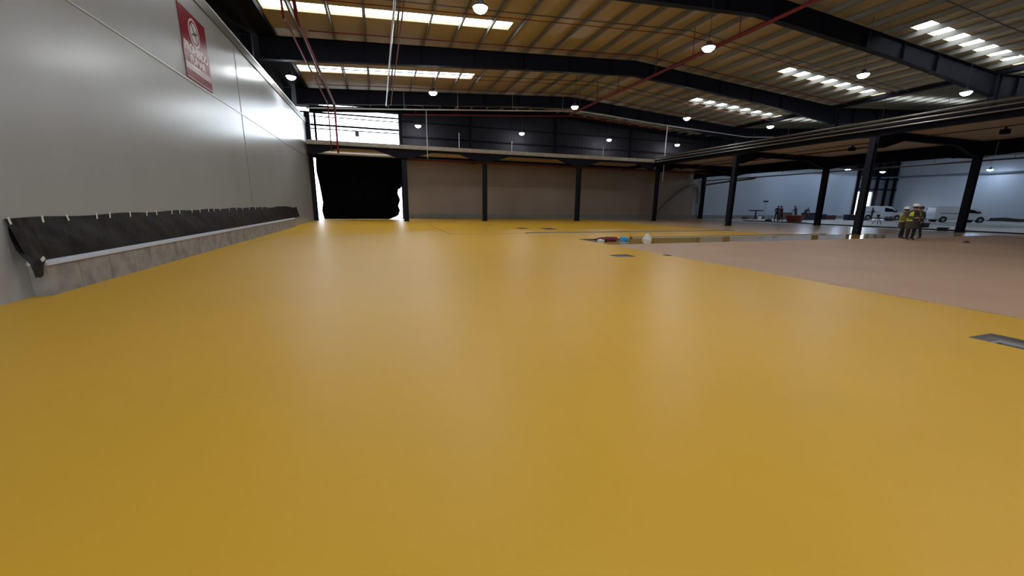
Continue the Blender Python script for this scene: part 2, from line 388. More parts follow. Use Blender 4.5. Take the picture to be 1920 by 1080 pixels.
# purlins: Z sections along the hall, one object each
def purlin(X, label, grp):
    bm = bmesh.new(); z0 = raft(X); z1 = deck(X)-0.005
    box(bm, X-0.012, X+0.012, YB+0.1, YW-0.05, z0, z1)
    box(bm, X-0.012, X+0.075, YB+0.1, YW-0.05, z1-0.014, z1)
    box(bm, X-0.075, X+0.012, YB+0.1, YW-0.05, z0, z0+0.014)
    return obj('roof_purlin', bm, purlm, None, label, 'purlin', grp)
X = -3.44
ORD = ['first', 'second', 'third', 'fourth', 'fifth', 'sixth', 'seventh', 'eighth', 'ninth']; cnt = {}
while X < XR-0.5:
    if X < 7.6: l, g = 'grey roof purlin running lengthwise across the long left skylight strips', 'purlins crossing the left skylights'
    elif X < XRID: l, g = 'grey roof purlin over bare beige deck between left skylights and ridge', 'purlins left of the ridge'
    elif X < 27.7: l, g = 'grey roof purlin over bare beige deck between ridge and right skylights', 'purlins right of the ridge'
    elif X < XV: l, g = 'grey roof purlin running lengthwise across the right skylight strips', 'purlins crossing the right skylights'
    else: l, g = 'grey roof purlin in the far bay beyond the valley columns', 'purlins of the far bay'
    cnt[g] = cnt.get(g, -1)+1
    if X < XV-0.3: l = l.replace('grey', ORD[min(cnt[g], 8)]+' from left,', 1).replace('running lengthwise ', '').replace('roof purlin', 'grey purlin')
    if abs(X-XV) > 0.3: purlin(X, l, g)
    X += 1.64 if X < 26 else 1.47
obj('valley_gutter', bx(XV-0.22, XV+0.22, YB+0.1, YW-0.5, raft(XV)-0.02, raft(XV)+0.24), steel, None, 'dark valley gutter running lengthwise over the tall column row', 'gutter')

# tie rods and sprinkler branches under the deck (run across the hall)
def cross_pipe(name, y, x0, x1, dz, r, m, label, cat, grp=None):
    P = [(x0, y, deck(x0)-dz)]
    if x0 < XRID < x1: P.append((XRID, y, deck(XRID)-dz))
    P.append((x1, y, deck(x1)-dz))
    return obj(name, tb(P, r, 8), m, None, label, cat, grp)
for y, x0, r, m, l in ((18.0, -4, 0.025, redp, 'thin red sprinkler branch just beyond the nearest roof beam'), (20.9, -4, 0.028, brownp, 'thin dark tie rod before the first left skylight'), (21.5, -4, 0.02, redp, 'thin red sprinkler branch along the first left skylight'),
                       (25.1, -3, 0.03, redp, 'thin red sprinkler branch just before the second roof beam'), (31.3, -4, 0.028, brownp, 'thin dark tie rod before the second left skylight'), (32.3, -4, 0.022, redp, 'thin red sprinkler branch along the second left skylight'), (35.2, -4, 0.028, redp, 'thin red sprinkler branch just before the third roof beam'), (13.2, 12, 0.03, brownp, 'thin dark tie rod nearest the viewer, top right')):
    cross_pipe('sprinkler_branch' if m is redp else 'tie_rod', y, x0, 38.8, 0.33, r, m, l, 'pipe' if m is redp else 'rod')

# ------------------------------------------------------------------ pipes
# red ridge main with hangers
t = thing('sprinkler_main', 'thick red sprinkler main running lengthwise under the ridge', 'pipe', (18.0, 0, 10.15))
obj('pipe_run', tb([(0, YB+0.3, 0), (0, 36.2, 0)], 0.085, 12), redp, t)
for y in (10, 13, 17.4, 20.6, 23.9, 28.3, 31.4, 34.5):
    bm = tb([(0, y, 0.05), (0, y, deck(18)-10.15-0.05)], 0.022, 6); tube(bm, [(0, y-0.03, 0), (0, y+0.03, 0)], 0.1, 12)
    obj('hanger', bm, redp, t)
def run(name, pts, r, m, label, cat='pipe', grp=None, n=10, hang=()):
    bm = tb(pts, r, n)
    for hx, hy, h0, h1 in hang: tube(bm, [(hx, hy, h0), (hx, hy, h1)], 0.014, 6)
    return obj(name, bm, m, None, label, cat, grp, smooth=False)
def arc(c, r, a0, a1, plane, n=7):
    out = []
    for i in range(n+1):
        a = math.radians(a0+(a1-a0)*i/n); u, v = r*math.cos(a), r*math.sin(a)
        out.append((c[0], c[1]+u, c[2]+v) if plane == 'yz' else (c[0]+u, c[1], c[2]+v))
    return out
run('riser_pipe', [(-3.75, 19.9, 10.05), (-3.45, 19.95, 10.0), (-3.32, 20.15, 9.8), (-3.32, 20.4, 9.06), (-3.32, 20.8, 9.14), (-3.32, 28, 9.14), (-3.32, 35.6, 9.14), (-3.32, 35.8, 9.06), (-3.32, 35.86, 8.9), (-3.32, 35.86, 6.0), (-3.32, 36.0, 5.6)], 0.045, redp, 'thinner red pipe, left of the pair, sloping over the partition and dropping to the mezzanine')
run('riser_pipe', [(-4.0, 19.6, 10.1), (-3.2, 19.65, 10.1), (-2.9, 19.8, 10.0), (-2.84, 20.1, 9.75), (-2.84, 20.6, 9.2), (-2.84, 21.1, 9.14), (-2.84, 28, 9.14), (-2.84, 35.6, 9.14), (-2.84, 35.78, 9.06), (-2.84, 35.84, 8.9), (-2.84, 35.84, 6.0), (-2.84, 36.0, 5.5)], 0.075, redp, 'thicker red pipe, right of the pair, sloping over the partition and dropping to the mezzanine')
run('header_pipe', [(-4.7, 19.4, 10.12), (-2.9, 19.4, 10.12), (-2.6, 19.45, 10.05), (-2.5, 19.7, 9.9)], 0.085, redp, 'short thick red header pipe at the top left corner of the view')
run('service_pipe', [(1.06, YB+0.5, 9.38), (1.06, 35.86, 9.38)], 0.05, greyp, 'grey pipe running lengthwise, leftmost of the pair that looks vertical')
run('service_pipe', [(1.42, YB+0.5, 9.42), (1.42, 35.9, 9.42)], 0.035, redp, 'thin red pipe running lengthwise beside the grey one')
run('cross_pipe', [(-4.9, 36.0, 8.75), (1.94, 36.0, 9.19), (18.9, 36.0, 10.42), (28, 36.0, 9.9), (40.1, 36.0, 9.4), (44.2, 36.0, 9.65)], 0.06, greyp, 'long pale grey pipe crossing the hall under the farthest roof beam', hang=[(x, 36.0, 9.19+(x-1.94)*0.0725, deck(x)-0.01) for x in (2.5, 7, 12, 17)])
run('cross_pipe', [(2.5, 36.9, 9.0), (19, 36.9, 10.15), (30, 36.9, 9.6)], 0.05, redp, 'long dark red pipe crossing just behind the pale grey one', hang=[(x, 36.9, 9.0+(x-2.5)*0.0697, deck(x)-0.01) for x in (3.5, 7, 11, 15)])
run('drop_pipe', [(4.3, 36.1, 9.3), (4.3, 36.1, 5.4)], 0.032, greyp, 'thin pale vertical pipe hanging before the mezzanine edge, left part')
run('drop_pipe', [(29.0, 35.85, 9.8), (29.0, 35.85, 4.2)], 0.05, greyp, 'thin pale vertical pipe hanging beside the mezzanine corner column')
run('cap_rail', [(XL+0.02, YB+0.3, 8.37), (XL+0.02, 38.3, 8.37), (XL+0.05, 38.9, 8.2), (XL+0.05, 39.2, 7.3)], 0.05, greyp, 'shiny grey rail pipe on top of the white partition', 'rail')
run('roof_rod', [(35.2, 16.4-1.6, 10.4), (39.2, 16.4-4.9, 10.2)], 0.02, greyp, 'thin pale rod near the nearest roof beam, right side', 'rod')

# ------------------------------------------------------------------ mezzanine
ZT, ZS = 6.48, 6.2
t = thing('mezzanine_floor', 'concrete mezzanine floor along the end wall with rough pale slab edge', 'mezzanine', (0, 0, 0))
obj('slab', bx(-5.2, 28.3, 36.45, YW-0.1, ZS, ZT), [slabm], t)
obj('deck_soffit', bx(-5.2, 28.3, 36.5, YW-0.1, ZS-0.04, ZS-0.005), soffitm, t, 'beige underside of the mezzanine')
t = thing('mezzanine_floor', 'wide mezzanine floor on the right with dark edge above the workers', 'mezzanine', (0, 0, 0))
obj('slab', bx(28.35, 39.9, YB+0.5, YW-0.1, ZS, ZT-0.02), slabm, t)
obj('deck_soffit', bx(28.4, 39.9, YB+0.5, YW-0.1, ZS-0.04, ZS-0.005), soffitm, t, 'tan underside of the mezzanine')
obj('edge_channel', bx(28.24, 28.34, YB+0.5, 36.4, 6.12, 6.52), steel, t, 'dark steel edge channel')
def mezz_beam(cols, y, z0, h, hd, hl, label, axis='x', b=0.28, ends=None):
    top, bot = [], []
    pts = []
    for i, c in enumerate(cols):
        if i > 0: pts += [(c-hl, z0-h), (c-hl*0.25, z0-h-hd)]
        pts.append((c, z0-h-hd))
        if i < len(cols)-1: pts += [(c+hl*0.25, z0-h-hd), (c+hl, z0-h)]
    top = [(s, z0) for s, z in pts]
    bm = bmesh.new()
    pl = (lambda s, a, z: Vector((s, y+a, z))) if axis == 'x' else (lambda s, a, z: Vector((y+a, s, z)))
    profile_beam(bm, top, pts, pl, b=b)
    return obj('mezzanine_beam', bm, steel, None, label, 'beam', 'haunched mezzanine beams')
mezz_beam([-5.2, 2.35, 9.58, 19.4, 28.4], 36.7, ZS-0.05, 0.18, 0.55, 2.4, 'haunched dark beam under the front edge of the end mezzanine')
mezz_beam([2.35, 9.58, 19.4, 28.4], 41.6, ZS-0.05, 0.35, 0.1, 1.2, 'dark beam under the rear of the end mezzanine')
for k, y in enumerate((-3.5, 6.5, 16.5, 26.3, 36.5)):
    mezz_beam([28.5, 39.3], y, ZS-0.05, 0.42, 0.55, 2.6, 'haunched dark cross beam under the right mezzanine, %s' % nm[y])
mezz_beam([-3.5, 6.5, 16.5, 26.3, 36.5, 42.7], 28.5, ZS-0.05, 0.30, 0.1, 1.0, 'dark beam along the front edge of the right mezzanine', 'y')
mezz_beam([-3.5, 6.5, 16.5, 26.3, 36.5, 42.7], 39.4, ZS-0.05, 0.9, 0.15, 1.5, 'deep dark beam along the far edge of the right mezzanine', 'y')
for x, d in ((2.35, 'at the right edge of the black tarpaulin'), (9.58, 'second from the black tarpaulin'), (19.4, 'third from the black tarpaulin')):
    column('mezzanine_column', x, 36.7, ZS-0.9, 0.40, 0.36, 'dark column under the end mezzanine, %s' % d, group='mezzanine columns')
for x, y, d in ((28.9, 36.6, 'at the inner corner where both mezzanines meet'), (28.5, 26.3, 'second along the front row, before the pale wall'), (28.2, 16.4, 'nearest, left of the hi-vis workers'), (28.5, 6.5, 'outside the view to the right')):
    column('mezzanine_column', x, y, ZS-0.9 if y > 30 else ZS-0.45, 0.34, 0.32, 'dark column under the right mezzanine front edge, %s' % d, group='mezzanine columns')
# rail pipes on the right mezzanine edge
run('edge_pipe', [(28.12, YB+1, 6.62), (28.12, 36.2, 6.62)], 0.07, brownp, 'uppermost dark pipe along the right mezzanine edge')
run('edge_pipe', [(28.05, YB+1, 6.40), (28.05, 36.2, 6.40)], 0.045, agedp, 'middle bright metal pipe along the right mezzanine edge')
run('edge_pipe', [(28.1, YB+1, 6.16), (28.1, 36.2, 6.16)], 0.04, agedp, 'lowest bright metal pipe along the right mezzanine edge')
run('under_pipe', [(-5, 37.2, 5.55), (2.0, 37.2, 5.52)], 0.06, greyp, 'grey pipe under the end mezzanine above the tarpaulin', hang=[(x, 37.2, 5.53, ZS-0.03) for x in (-4, -1, 1.5)])
run('under_pipe', [(2.8, 38.5, 5.5), (38, 38.5, 5.45)], 0.06, redp, 'dark red pipe under the end mezzanine before the pale wall', hang=[(3+3.4*k, 38.5, 5.48, ZS-0.03) for k in range(11)])
run('under_pipe', [(2.8, 39.4, 5.7), (38, 39.4, 5.65)], 0.05, brownp, 'dark brown pipe under the end mezzanine behind the red one', hang=[(4+3.4*k, 39.4, 5.68, ZS-0.03) for k in range(11)])
run('under_pipe', [(40.0, 14, 4.95), (40.0, 42, 4.85)], 0.06, brownp, 'dark pipe hanging beyond the far edge of the right mezzanine', hang=[(40.0, 15+4*k, 4.95, deck(40)-0.01) for k in range(7)])
run('under_pipe', [(38.9, 8, 5.15), (38.9, 16, 5.12)], 0.04, greyp, 'bright pipe under the right mezzanine, right of the nearest tall column', hang=[(38.9, y, 5.15, ZS-0.03) for y in (8.5, 12, 15.5)])
run('under_pipe', [(34.0, 20, 5.95), (34.0, 42, 5.95)], 0.05, redp, 'dark red pipe lengthwise under the right mezzanine deck', hang=[(34.0, 21+4*k, 5.95, ZS-0.03) for k in range(6)])
run('soffit_cable', [(33.0, YB+1, 6.1), (33.0, 36, 6.1)], 0.03, brownp, 'thin dark conduit lengthwise under the right mezzanine deck', 'cable')
for y, d in ((13.0, 'nearest, far right'), (20.5, 'between two front columns')):
    t = thing('soffit_speaker', 'small dark box hung under the right mezzanine, %s' % d, 'box', (33.0, y, 5.70))
    obj('housing', bx(-0.16, 0.16, -0.16, 0.16, 0, 0.24), steel, t); obj('bracket', bx(-0.04, 0.04, -0.04, 0.04, 0.24, 0.36), steel, t)
for x, h, d in ((7.2, 1.3, 'left of the second column'), (12.2, 0.9, 'right of the second column'), (22, 1.0, 'near the third column')):
    t = thing('edge_post', 'thin pale post standing on the end mezzanine edge, %s' % d, 'post', (x, 36.6, ZT))
    obj('rod', tb([(0, 0, 0), (0, 0, h)], 0.025, 8), greyp, t); obj('foot_plate', bx(-0.08, 0.08, -0.08, 0.08, 0, 0.02), greyp, t)
# far bay service pipe and hose
run('wall_pipe', [(76.5, 42.4, 6.5), (80.6, 42.2, 6.7), (80.7, 40, 6.7), (80.7, 10, 6.6)], 0.13, mat('dull blue grey duct', (0.10, 0.12, 0.15), 0.5), 'thick grey duct running along the far right wall', 'duct')
run('wall_pipe', [(40.9, 42.3, 4.4), (40.3, 38, 4.6), (39.9, 34, 4.75)], 0.09, brownp, 'thick dark pipe leading from the wall column to the mezzanine edge')
pts = [(34.0, 42.75, 0.15), (34.8, 42.75, 1.0), (35.6, 42.75, 1.9), (36.44, 42.75, 2.62), (37.86, 42.75, 3.59), (39.0, 42.75, 4.15), (39.7, 42.7, 4.3), (40.2, 42.68, 4.1), (40.55, 42.66, 3.3), (40.6, 42.66, 2.0)]
run('hose', pts, 0.2, mat('grey ribbed hose', (0.22, 0.21, 0.20), 0.7), 'thick grey hose arching along the end wall beside the wall column', 'hose')

# ------------------------------------------------------------------ high bay lamps
def lamp_proto(m, r, label, grp):
    t = thing('high_bay_lamp', label, 'lamp', (0, 0, 0), 0, grp)
    bm = bmesh.new(); lathe(bm, [(r*1.06, 0.0), (r*1.08, 0.05), (r*0.9, 0.09), (r*0.45, 0.13), (r*0.42, 0.26), (r*0.2, 0.28)], n=20)
    for k in range(10):
        a = 2*math.pi*k/10; obox(bm, (0, 0, 0), (math.cos(a), math.sin(a), 0), (0, 0, 1), 0.008, 0.05, r*0.4, r*0.85)
    obj('housing', bm, lamph, t)
    bm = bmesh.new(); lathe(bm, [(r*0.25, -0.17), (r*0.6, -0.14), (r*0.85, -0.08), (r, 0.0)], n=24); obj('diffuser', bm, m, t)
    obj('cable', tb([(0, 0, 0.26), (0, 0, 1.0)], 0.012, 6), lamph, t)
    return t
rows = {15.9: 'nearest lamp row', 28.95: 'middle lamp row', 41.3: 'farthest lamp row', 4.1: 'unseen added lamp row above the viewpoint', -8.0: 'unseen added lamp row behind the viewpoint'}  # last two rows are out of view, assumed for the near floor's light
ordn = ['leftmost', 'second from left', 'third from left', 'rightmost']
proto = None
for y, rl in rows.items():
    for k, x in enumerate((4.0, 14.75, 25.4, 35.0)):
        if (y < 5 and x > 20) or (y < 0 and x > 10): continue
        l = 'round glowing high bay lamp, %s in the %s' % (ordn[k], rl)
        z = {15.9: 8.7}.get(y, 8.95 if y < 40 else 8.98)
        if proto is None: proto = lamp_proto(lampg, 0.27, l, 'high bay lamps over the hall'); o = proto; o.location = (x, y, z)
        else: o = copy_thing(proto, (x, y, z), label=l)
        o.location.x += {28.95: -0.05, 41.3: 0.1}.get(y, 0.0)
copy_thing(proto, (-4.6, 28.8, 9.0), label='round glowing lamp beside the dark wall above the partition top')
for o in [x for x in COL.objects if x.name.startswith('high_bay_lamp')]:
    for c in list(o.children):
        if c.name.startswith('cable'):
            c.scale.z = 1; 
            c.data = c.data.copy(); zt = deck(o.location.x)-o.location.z-0.02
            for v in c.data.vertices:
                if v.co.z > 0.9: v.co.z = zt
pf = None
for x, y, l in ((55.7, 38.8, 'left of the far bright doorway, first'), (63.4, 39.4, 'left of the far bright doorway, second'), (71.1, 39.5, 'directly above the far bright doorway'), (79.0, 31.6, 'over the rightmost parked van'), (50, 33, 'hidden above the mezzanine'), (74, 20, 'beyond the right edge, by the far wall'), (52, 12, 'beyond the right edge, near the mezzanine'), (66, 8, 'beyond the right edge, nearest the viewer')):
    l = 'small distant lamp in the pale far bay, '+l
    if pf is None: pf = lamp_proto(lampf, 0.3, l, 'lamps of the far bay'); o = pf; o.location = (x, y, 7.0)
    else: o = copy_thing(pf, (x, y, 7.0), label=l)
    for c in o.children:
        if c.name.startswith('cable'):
            c.data = c.data.copy(); zt = deck(x)-7.02
            for v in c.data.vertices:
                if v.co.z > 0.9: v.co.z = zt

# ------------------------------------------------------------------ left partition details
t = thing('block_kerb', 'low cement block kerb along the foot of the white partition', 'kerb', (XL+0.004, 0, 0))
bm = bmesh.new(); y = 8.33; k = 0
while y < 28.7:
    L = min(0.62+0.35*random.random(), 28.75-y)
    box(bm, 0, 0.24+random.uniform(-0.008, 0.008), y+0.008, y+L-0.008, 0, 0.5); y += L
obj('blockwork', bm, blockm, t)
obj('mortar', bx(0, 0.226, 8.34, 28.74, 0, 0.495), mat('pale mortar', (0.42, 0.39, 0.36), 0.9), t)
bm = bmesh.new(); box(bm, 0, 0.27, 8.33, 28.75, 0.5, 0.545); box(bm, 0, 0.22, 8.35, 28.75, 0.545, 0.575)
obj('foam_strip', bm, foam, t, 'pale grey foam strip on top of the kerb')
# black plastic
def sheet(nu, nv, f):
    bm = bmesh.new(); g = [[bm.verts.new(f(i/nu, j/nv)) for j in range(nv+1)] for i in range(nu+1)]
    for i in range(nu):
        for j in range(nv): bm.faces.new([g[i][j], g[i+1][j], g[i+1][j+1], g[i][j+1]])
    return bm
t = thing('plastic_sheet', 'black plastic sheet taped to the white partition above the kerb', 'sheet', (XL, 0, 0))
def pf_(u, v):
    y = 8.12+22.7*u
    top = 1.25+0.05*math.sin(u*2.8)+0.012*math.sin(u*60)+(0.03*math.sin(u*25) if u > 0.6 else 0)
    if u > 0.93: top -= 0.06*math.sin((u-0.93)*45)
    b = 0.575
    x = 0.015+0.15*(1-v)**1.2+0.035*math.sin(math.pi*v)*(0.6+0.3*math.sin(u*31+2*v)+0.22*math.sin(u*83+v*5)*math.sin(u*19))+0.006*math.sin(u*210+v*9)*math.sin(math.pi*v)*math.sin(u*23+1)
    return (max(0.012, x), y, b+(top-b)*v)
o = obj('sheeting', sheet(420, 12, pf_), plast, t, smooth=True)
TL = [(0.02, 8.16, 1.25), (0.04, 8.10, 1.0), (0.10, 8.07, 0.75), (0.24, 8.03, 0.58), (0.285, 7.99, 0.42), (0.30, 7.98, 0.34)]
TR = [(0.04, 8.55, 1.25), (0.10, 8.52, 1.0), (0.17, 8.42, 0.75), (0.275, 8.30, 0.60), (0.29, 8.19, 0.48), (0.30, 8.15, 0.37)]
def tail(u, v):
    k = min(int((1-v)*5), 4); t_ = (1-v)*5-k
    a = [TL[k][i]+(TL[k+1][i]-TL[k][i])*t_ for i in range(3)]; b = [TR[k][i]+(TR[k+1][i]-TR[k][i])*t_ for i in range(3)]
    p = [a[i]+(b[i]-a[i])*u for i in range(3)]
    p[0] += 0.018*math.sin(u*9+v*5)*math.sin(math.pi*u); p[2] += 0.02*math.sin(u*8)*(1-v)
    return p
obj('hanging_flap', sheet(12, 16, tail), plast, t, 'crumpled flap hanging over the kerb end', smooth=True)
for k, u in enumerate([0.002, 0.03, 0.055, 0.09, 0.108, 0.14, 0.17, 0.19, 0.225, 0.245, 0.28, 0.305, 0.335, 0.355, 0.38, 0.42, 0.455, 0.49, 0.53, 0.57, 0.62, 0.67]):
    y = 8.12+22.7*u; top = 1.25+0.05*math.sin(u*2.8); a = random.uniform(-0.3, 0.3)
    bm = bmesh.new(); obox(bm, (0.045, y, top-0.03), (0, math.sin(a), math.cos(a)), (1, 0, 0), 0.018, 0.003, -0.055, 0.06)
    obj('tape_piece', bm, tape, t)
bm = bmesh.new(); obox(bm, (0.30, 8.2, 0.62), (0, 0.8, 0.6), (1, 0, 0), 0.025, 0.006, -0.04, 0.04); obj('tape_piece', bm, tape, t)

# black tarpaulin closing the doorway
LZ = [(0, -4.95), (0.8, -5.1), (1.6, -4.98), (3.2, -5.12), (4.4, -5.3), (5.5, -5.25), (5.75, -5.3)]
RZ = [(0, 1.0), (0.35, 1.85), (0.9, 2.05), (1.3, 1.9), (1.9, 2.12), (2.5, 1.9), (2.9, 1.95), (3.1, 2.3), (5.75, 2.4)]
def interp(T, z):
    for (a, p), (b, q) in zip(T, T[1:]):
        if a <= z <= b: return p+(q-p)*(z-a)/(b-a)
    return T[-1][1]
def tf_(u, v):
    z = 5.8*v; a, b = interp(LZ, z), interp(RZ, z)
    return (a+(b-a)*u, 41.5+0.09*math.sin(u*38+v*3)+0.05*math.sin(u*13+v*8), z+0.004)
t = thing('tarpaulin', 'large black tarpaulin hanging over the end doorway with bright gaps at its sides', 'tarpaulin', (0, 0, 0))
obj('sheet', sheet(80, 40, tf_), tarpm, t, smooth=True)
obj('top_bar', tb([(-5.2, 41.5, 5.82), (2.2, 41.5, 5.82)], 0.05), steel, t)

# sign on partition: frame plate, pictogram, lettering
def text_mesh(name, s, size, m, parent, y, z, width=None, bold=0.0):
    c = bpy.data.curves.new(name, 'FONT'); c.body = s; c.size = size; c.extrude = 0.003; c.align_x = 'CENTER'; c.offset = bold
    o = bpy.data.objects.new(name, c); COL.objects.link(o)
    bpy.context.view_layer.update()
    me = bpy.data.meshes.new_from_object(o.evaluated_get(bpy.context.evaluated_depsgraph_get()))
    xs = [v.co.x for v in me.vertices]; w0 = max(xs)-min(xs); sc = (width/w0) if width else 1
    for v in me.vertices:
        v.co = Vector((0.012+v.co.z, y+v.co.x*sc, z+v.co.y))
    bpy.data.objects.remove(o); bpy.data.curves.remove(c)
    me.materials.clear(); me.materials.append(m)
    n = bpy.data.objects.new(name, me); COL.objects.link(n); n.parent = parent
    return n
t = thing('prohibition_sign', 'dark red prohibition sign with white round symbol on the white partition', 'sign', (XL+0.012, 16.7, 5.32))
obj('sign_plate', bx(0, 0.012, -1.0, 1.0, 0, 2.1), signr, t)
def ring(bm, y, z, r0, r1, x, n=36):
    a = [[bm.verts.new((x, y+r*math.cos(2*math.pi*k/n), z+r*math.sin(2*math.pi*k/n))) for k in range(n)] for r in (r0, r1)]
    for k in range(n): bm.faces.new([a[0][k], a[0][(k+1) % n], a[1][(k+1) % n], a[1][k]])
bm = bmesh.new(); ring(bm, 0, 1.55, 0.36, 0.42, 0.015); v = [bm.verts.new((0.015, 0.30*math.cos(2*math.pi*k/36), 1.55+0.30*math.sin(2*math.pi*k/36))) for k in range(36)]; bm.faces.new(v)
p = obj('symbol_disc', bm, signw, t)
bm = bmesh.new(); obox(bm, (0.018, 0, 1.55), (0, 0.6, -0.8), (1, 0, 0), 0.028, 0.002, -0.31, 0.31)
obj('slash', bm, signk, p)
bm = bmesh.new(); obox(bm, (0.018, 0.0, 1.52), (0, 1, 0.25), (1, 0, 0), 0.022, 0.001, -0.2, 0.2)
tube(bm, [(0.018, 0.2, 1.58), (0.018, 0.16, 1.64), (0.018, 0.21, 1.7)], 0.008, 6)
obj('cigarette_figure', bm, signk, p)
text_mesh('lettering', 'PROHIBIDO', 0.36, signw, t, 0, 0.86, 1.8, 0.012)
text_mesh('lettering', 'FUMAR', 0.30, signw, t, 0, 0.56, 1.15, 0.01)
obj('glare_band', bx(0.012, 0.014, -0.96, 0.96, 0.30, 0.50), mat('mauve glare band', (0.34, 0.27, 0.28), 0.3), t, 'painted pale glare across the lower sign')  # window glare painted as a pale band over the unreadable lower lines
obj('border', bx(0.012, 0.015, -0.98, 0.98, 0.04, 0.06), signw, t)

# ------------------------------------------------------------------ floor recesses, channels, joints
def recess(key, label, inner):
    x0, x1, y0, y1 = HOLES[key]; t = thing('floor_recess', label, 'recess', (x0, y0, 0))
    w, d = x1-x0, y1-y0; bm = bmesh.new(); D = 0.06
    box(bm, 0, w, 0, d, -D-0.02, -D)
    for a in ((-0.02, 0, 0, d), (w, w+0.02, 0, d), (0, w, -0.02, 0), (0, w, d, d+0.02)): box(bm, a[0], a[1], a[2], a[3], -D-0.02, -0.001)
    obj('tray', bm, hole_m, t)
    return t, w, d
t, w, d = recess('p1', 'small square recess in the yellow floor just before the pink area', 0)
obj('cover_plate', bx(0.04, w-0.04, 0.04, d-0.04, -0.055, -0.03), mat('dull grey plate', (0.14, 0.12, 0.12), 0.6), t)
bm = bmesh.new(); box(bm, 0.35, 0.5, 0.02, 0.10, -0.03, -0.015); obj('paper_scrap', bm, whpl, t)
t, w, d = recess('p2', 'dark square recess in the yellow floor, larger of the far pair', 0); obj('cover_plate', bx(0.1, w-0.1, 0.1, d-0.1, -0.055, -0.045), blackgap, t)
t, w, d = recess('p3', 'dark square recess in the yellow floor, smaller of the far pair', 0); obj('cover_plate', bx(0.1, w-0.1, 0.1, d-0.1, -0.055, -0.045), blackgap, t)
x0, x1, y0, y1 = HOLES['near']
t = thing('floor_drain', 'long steel floor drain in an open recess at the right edge', 'drain', (x0, y0, 0)); w, d = x1-x0, y1-y0
bm = bmesh.new(); box(bm, 0, w, 0, d, -0.07, -0.04)
for a in ((-0.02, 0, 0, d), (w, w+0.02, 0, d), (0, w, -0.02, 0), (0, w, d, d+0.02)): box(bm, a[0], a[1], a[2], a[3], -0.07, -0.001)
obj('recess_tray', bm, mat('grey mortar bed', (0.16, 0.14, 0.135), 0.7, noise=0.25, nscale=10), t)
obj('flange', bx(0.05, 0.36, 0, d-0.14, -0.042, -0.030), steels, t, 'pale steel flange')
sl = obj('channel_slot', bx(0.10, 0.21, 0, d-0.19, -0.031, -0.026), blackgap, t)
obj('slot_lip', bx(0.145, 0.165, 0, d-0.24, -0.027, -0.022), greyp, sl)
t, w, d = recess('pit', 'wide floor pit with rags at the corner of the pink area', 0)
# things in / by the pit
def blob(c, r, sc, m, name, label, cat, seed=0, parent=None, n=3):
    rnd = random.Random(seed); bm = bmesh.new(); bmesh.ops.create_icosphere(bm, subdivisions=n, radius=r)
    ph = [rnd.uniform(0, 6) for _ in range(6)]
    for v in bm.verts:
        q = v.co.normalized(); k = 1+0.13*math.sin(q.x*6+ph[0])*math.sin(q.y*7+ph[1])+0.09*math.sin(q.z*9+ph[2]+q.x*5)+0.05*math.sin(q.y*17+ph[3])
        v.co = Vector((v.co.x*sc[0]*k, v.co.y*sc[1]*k, max(v.co.z*sc[2]*k, -r*sc[2]*0.85)))
    zmin = min(v.co.z for v in bm.verts)
    for v in bm.verts: v.co.z -= zmin
    return obj(name, bm, m, parent, label, cat, loc=c)
blob((9.85, 15.62, -0.055), 0.3, (1.9, 1.0, 0.4), crim, 'crumpled_cloth', 'crumpled crimson cloth lying in the wide floor pit', 'cloth', 1)
blob((9.3, 15.25, -0.055), 0.15, (1.2, 0.8, 0.6), whpl, 'paper_wad', 'small pinkish white paper wad at the left end of the floor pit', 'paper', 2)
blob((10.5, 15.25, -0.055), 0.17, (1.0, 1.0, 0.9), bluep, 'plastic_bag', 'bright blue crumpled plastic bag in the floor pit', 'bag', 3)
bm = bmesh.new(); lathe(bm, [(0.24, 0), (0.22, 0.05), (0.15, 0.18), (0.09, 0.28), (0.05, 0.30)], n=12)
for v in bm.verts: v.co.x *= 1+0.15*math.sin(v.co.z*20+v.co.y*9); v.co.y *= 0.8
obj('plastic_bag', bm, whpl, None, 'white cone-shaped plastic bag standing on the wet yellow strip', 'bag', loc=(12.0, 15.55, 0.0))
t = thing('trowel', 'small dark red tool with upright handle by the floor channel', 'tool', (11.55, 16.2, 0.0))
bm = bmesh.new(); lathe(bm, [(0.05, 0), (0.07, 0.03), (0.05, 0.08), (0.02, 0.1)], n=10); obj('tool_head', bm, crim, t)
obj('handle', tb([(0, 0, 0.09), (-0.06, 0, 0.22)], 0.012, 6), cl_dark, t)
bm = bmesh.new(); bmesh.ops.create_cone(bm, cap_ends=True, segments=6, radius1=0.16, radius2=0.05, depth=0.09)
for v in bm.verts: v.co.x *= 1.6; v.co.z += 0.045
obj('rubble_piece', bm, boot, None, 'small dark brown scrap on the pink floor right of the workers', 'scrap', loc=(27.2, 11.07, 0))
obj('floor_scrap', bx(8.74, 8.92, 10.25, 10.5, 0.001, 0.012), boot, None, 'tiny dark scrap on the edge between yellow and pink floor', 'scrap')
obj('floor_scrap', bx(7.8, 8.35, 29.3, 29.55, 0.001, 0.008), boot, None, 'thin brown strip lying on the far yellow floor', 'scrap')
jm = mat('dark floor joint', (0.12, 0.085, 0.03), 0.6)
for k, a in enumerate(((3.52, 3.56, 20.70, 31.5), (3.52, 7.9, 20.68, 20.74), (8.88, 8.92, -4, 13.9))):
    if k < 2: obj('trim_%d' % (5+k), bx(*a, 0.0005, 0.003), jm, kind='structure')
for k, (a, b) in enumerate(((2.9, 3.5), (3.9, 4.6), (5.2, 5.5), (6.6, 6.75))): obj('trim_%d' % (8+k), bx(8.892, 8.906, a, b, 0.0005, 0.002), jm, kind='structure')
t = thing('floor_channel', 'long pale channel strip across the yellow floor, farther of the two', 'channel', (0, 0, 0))
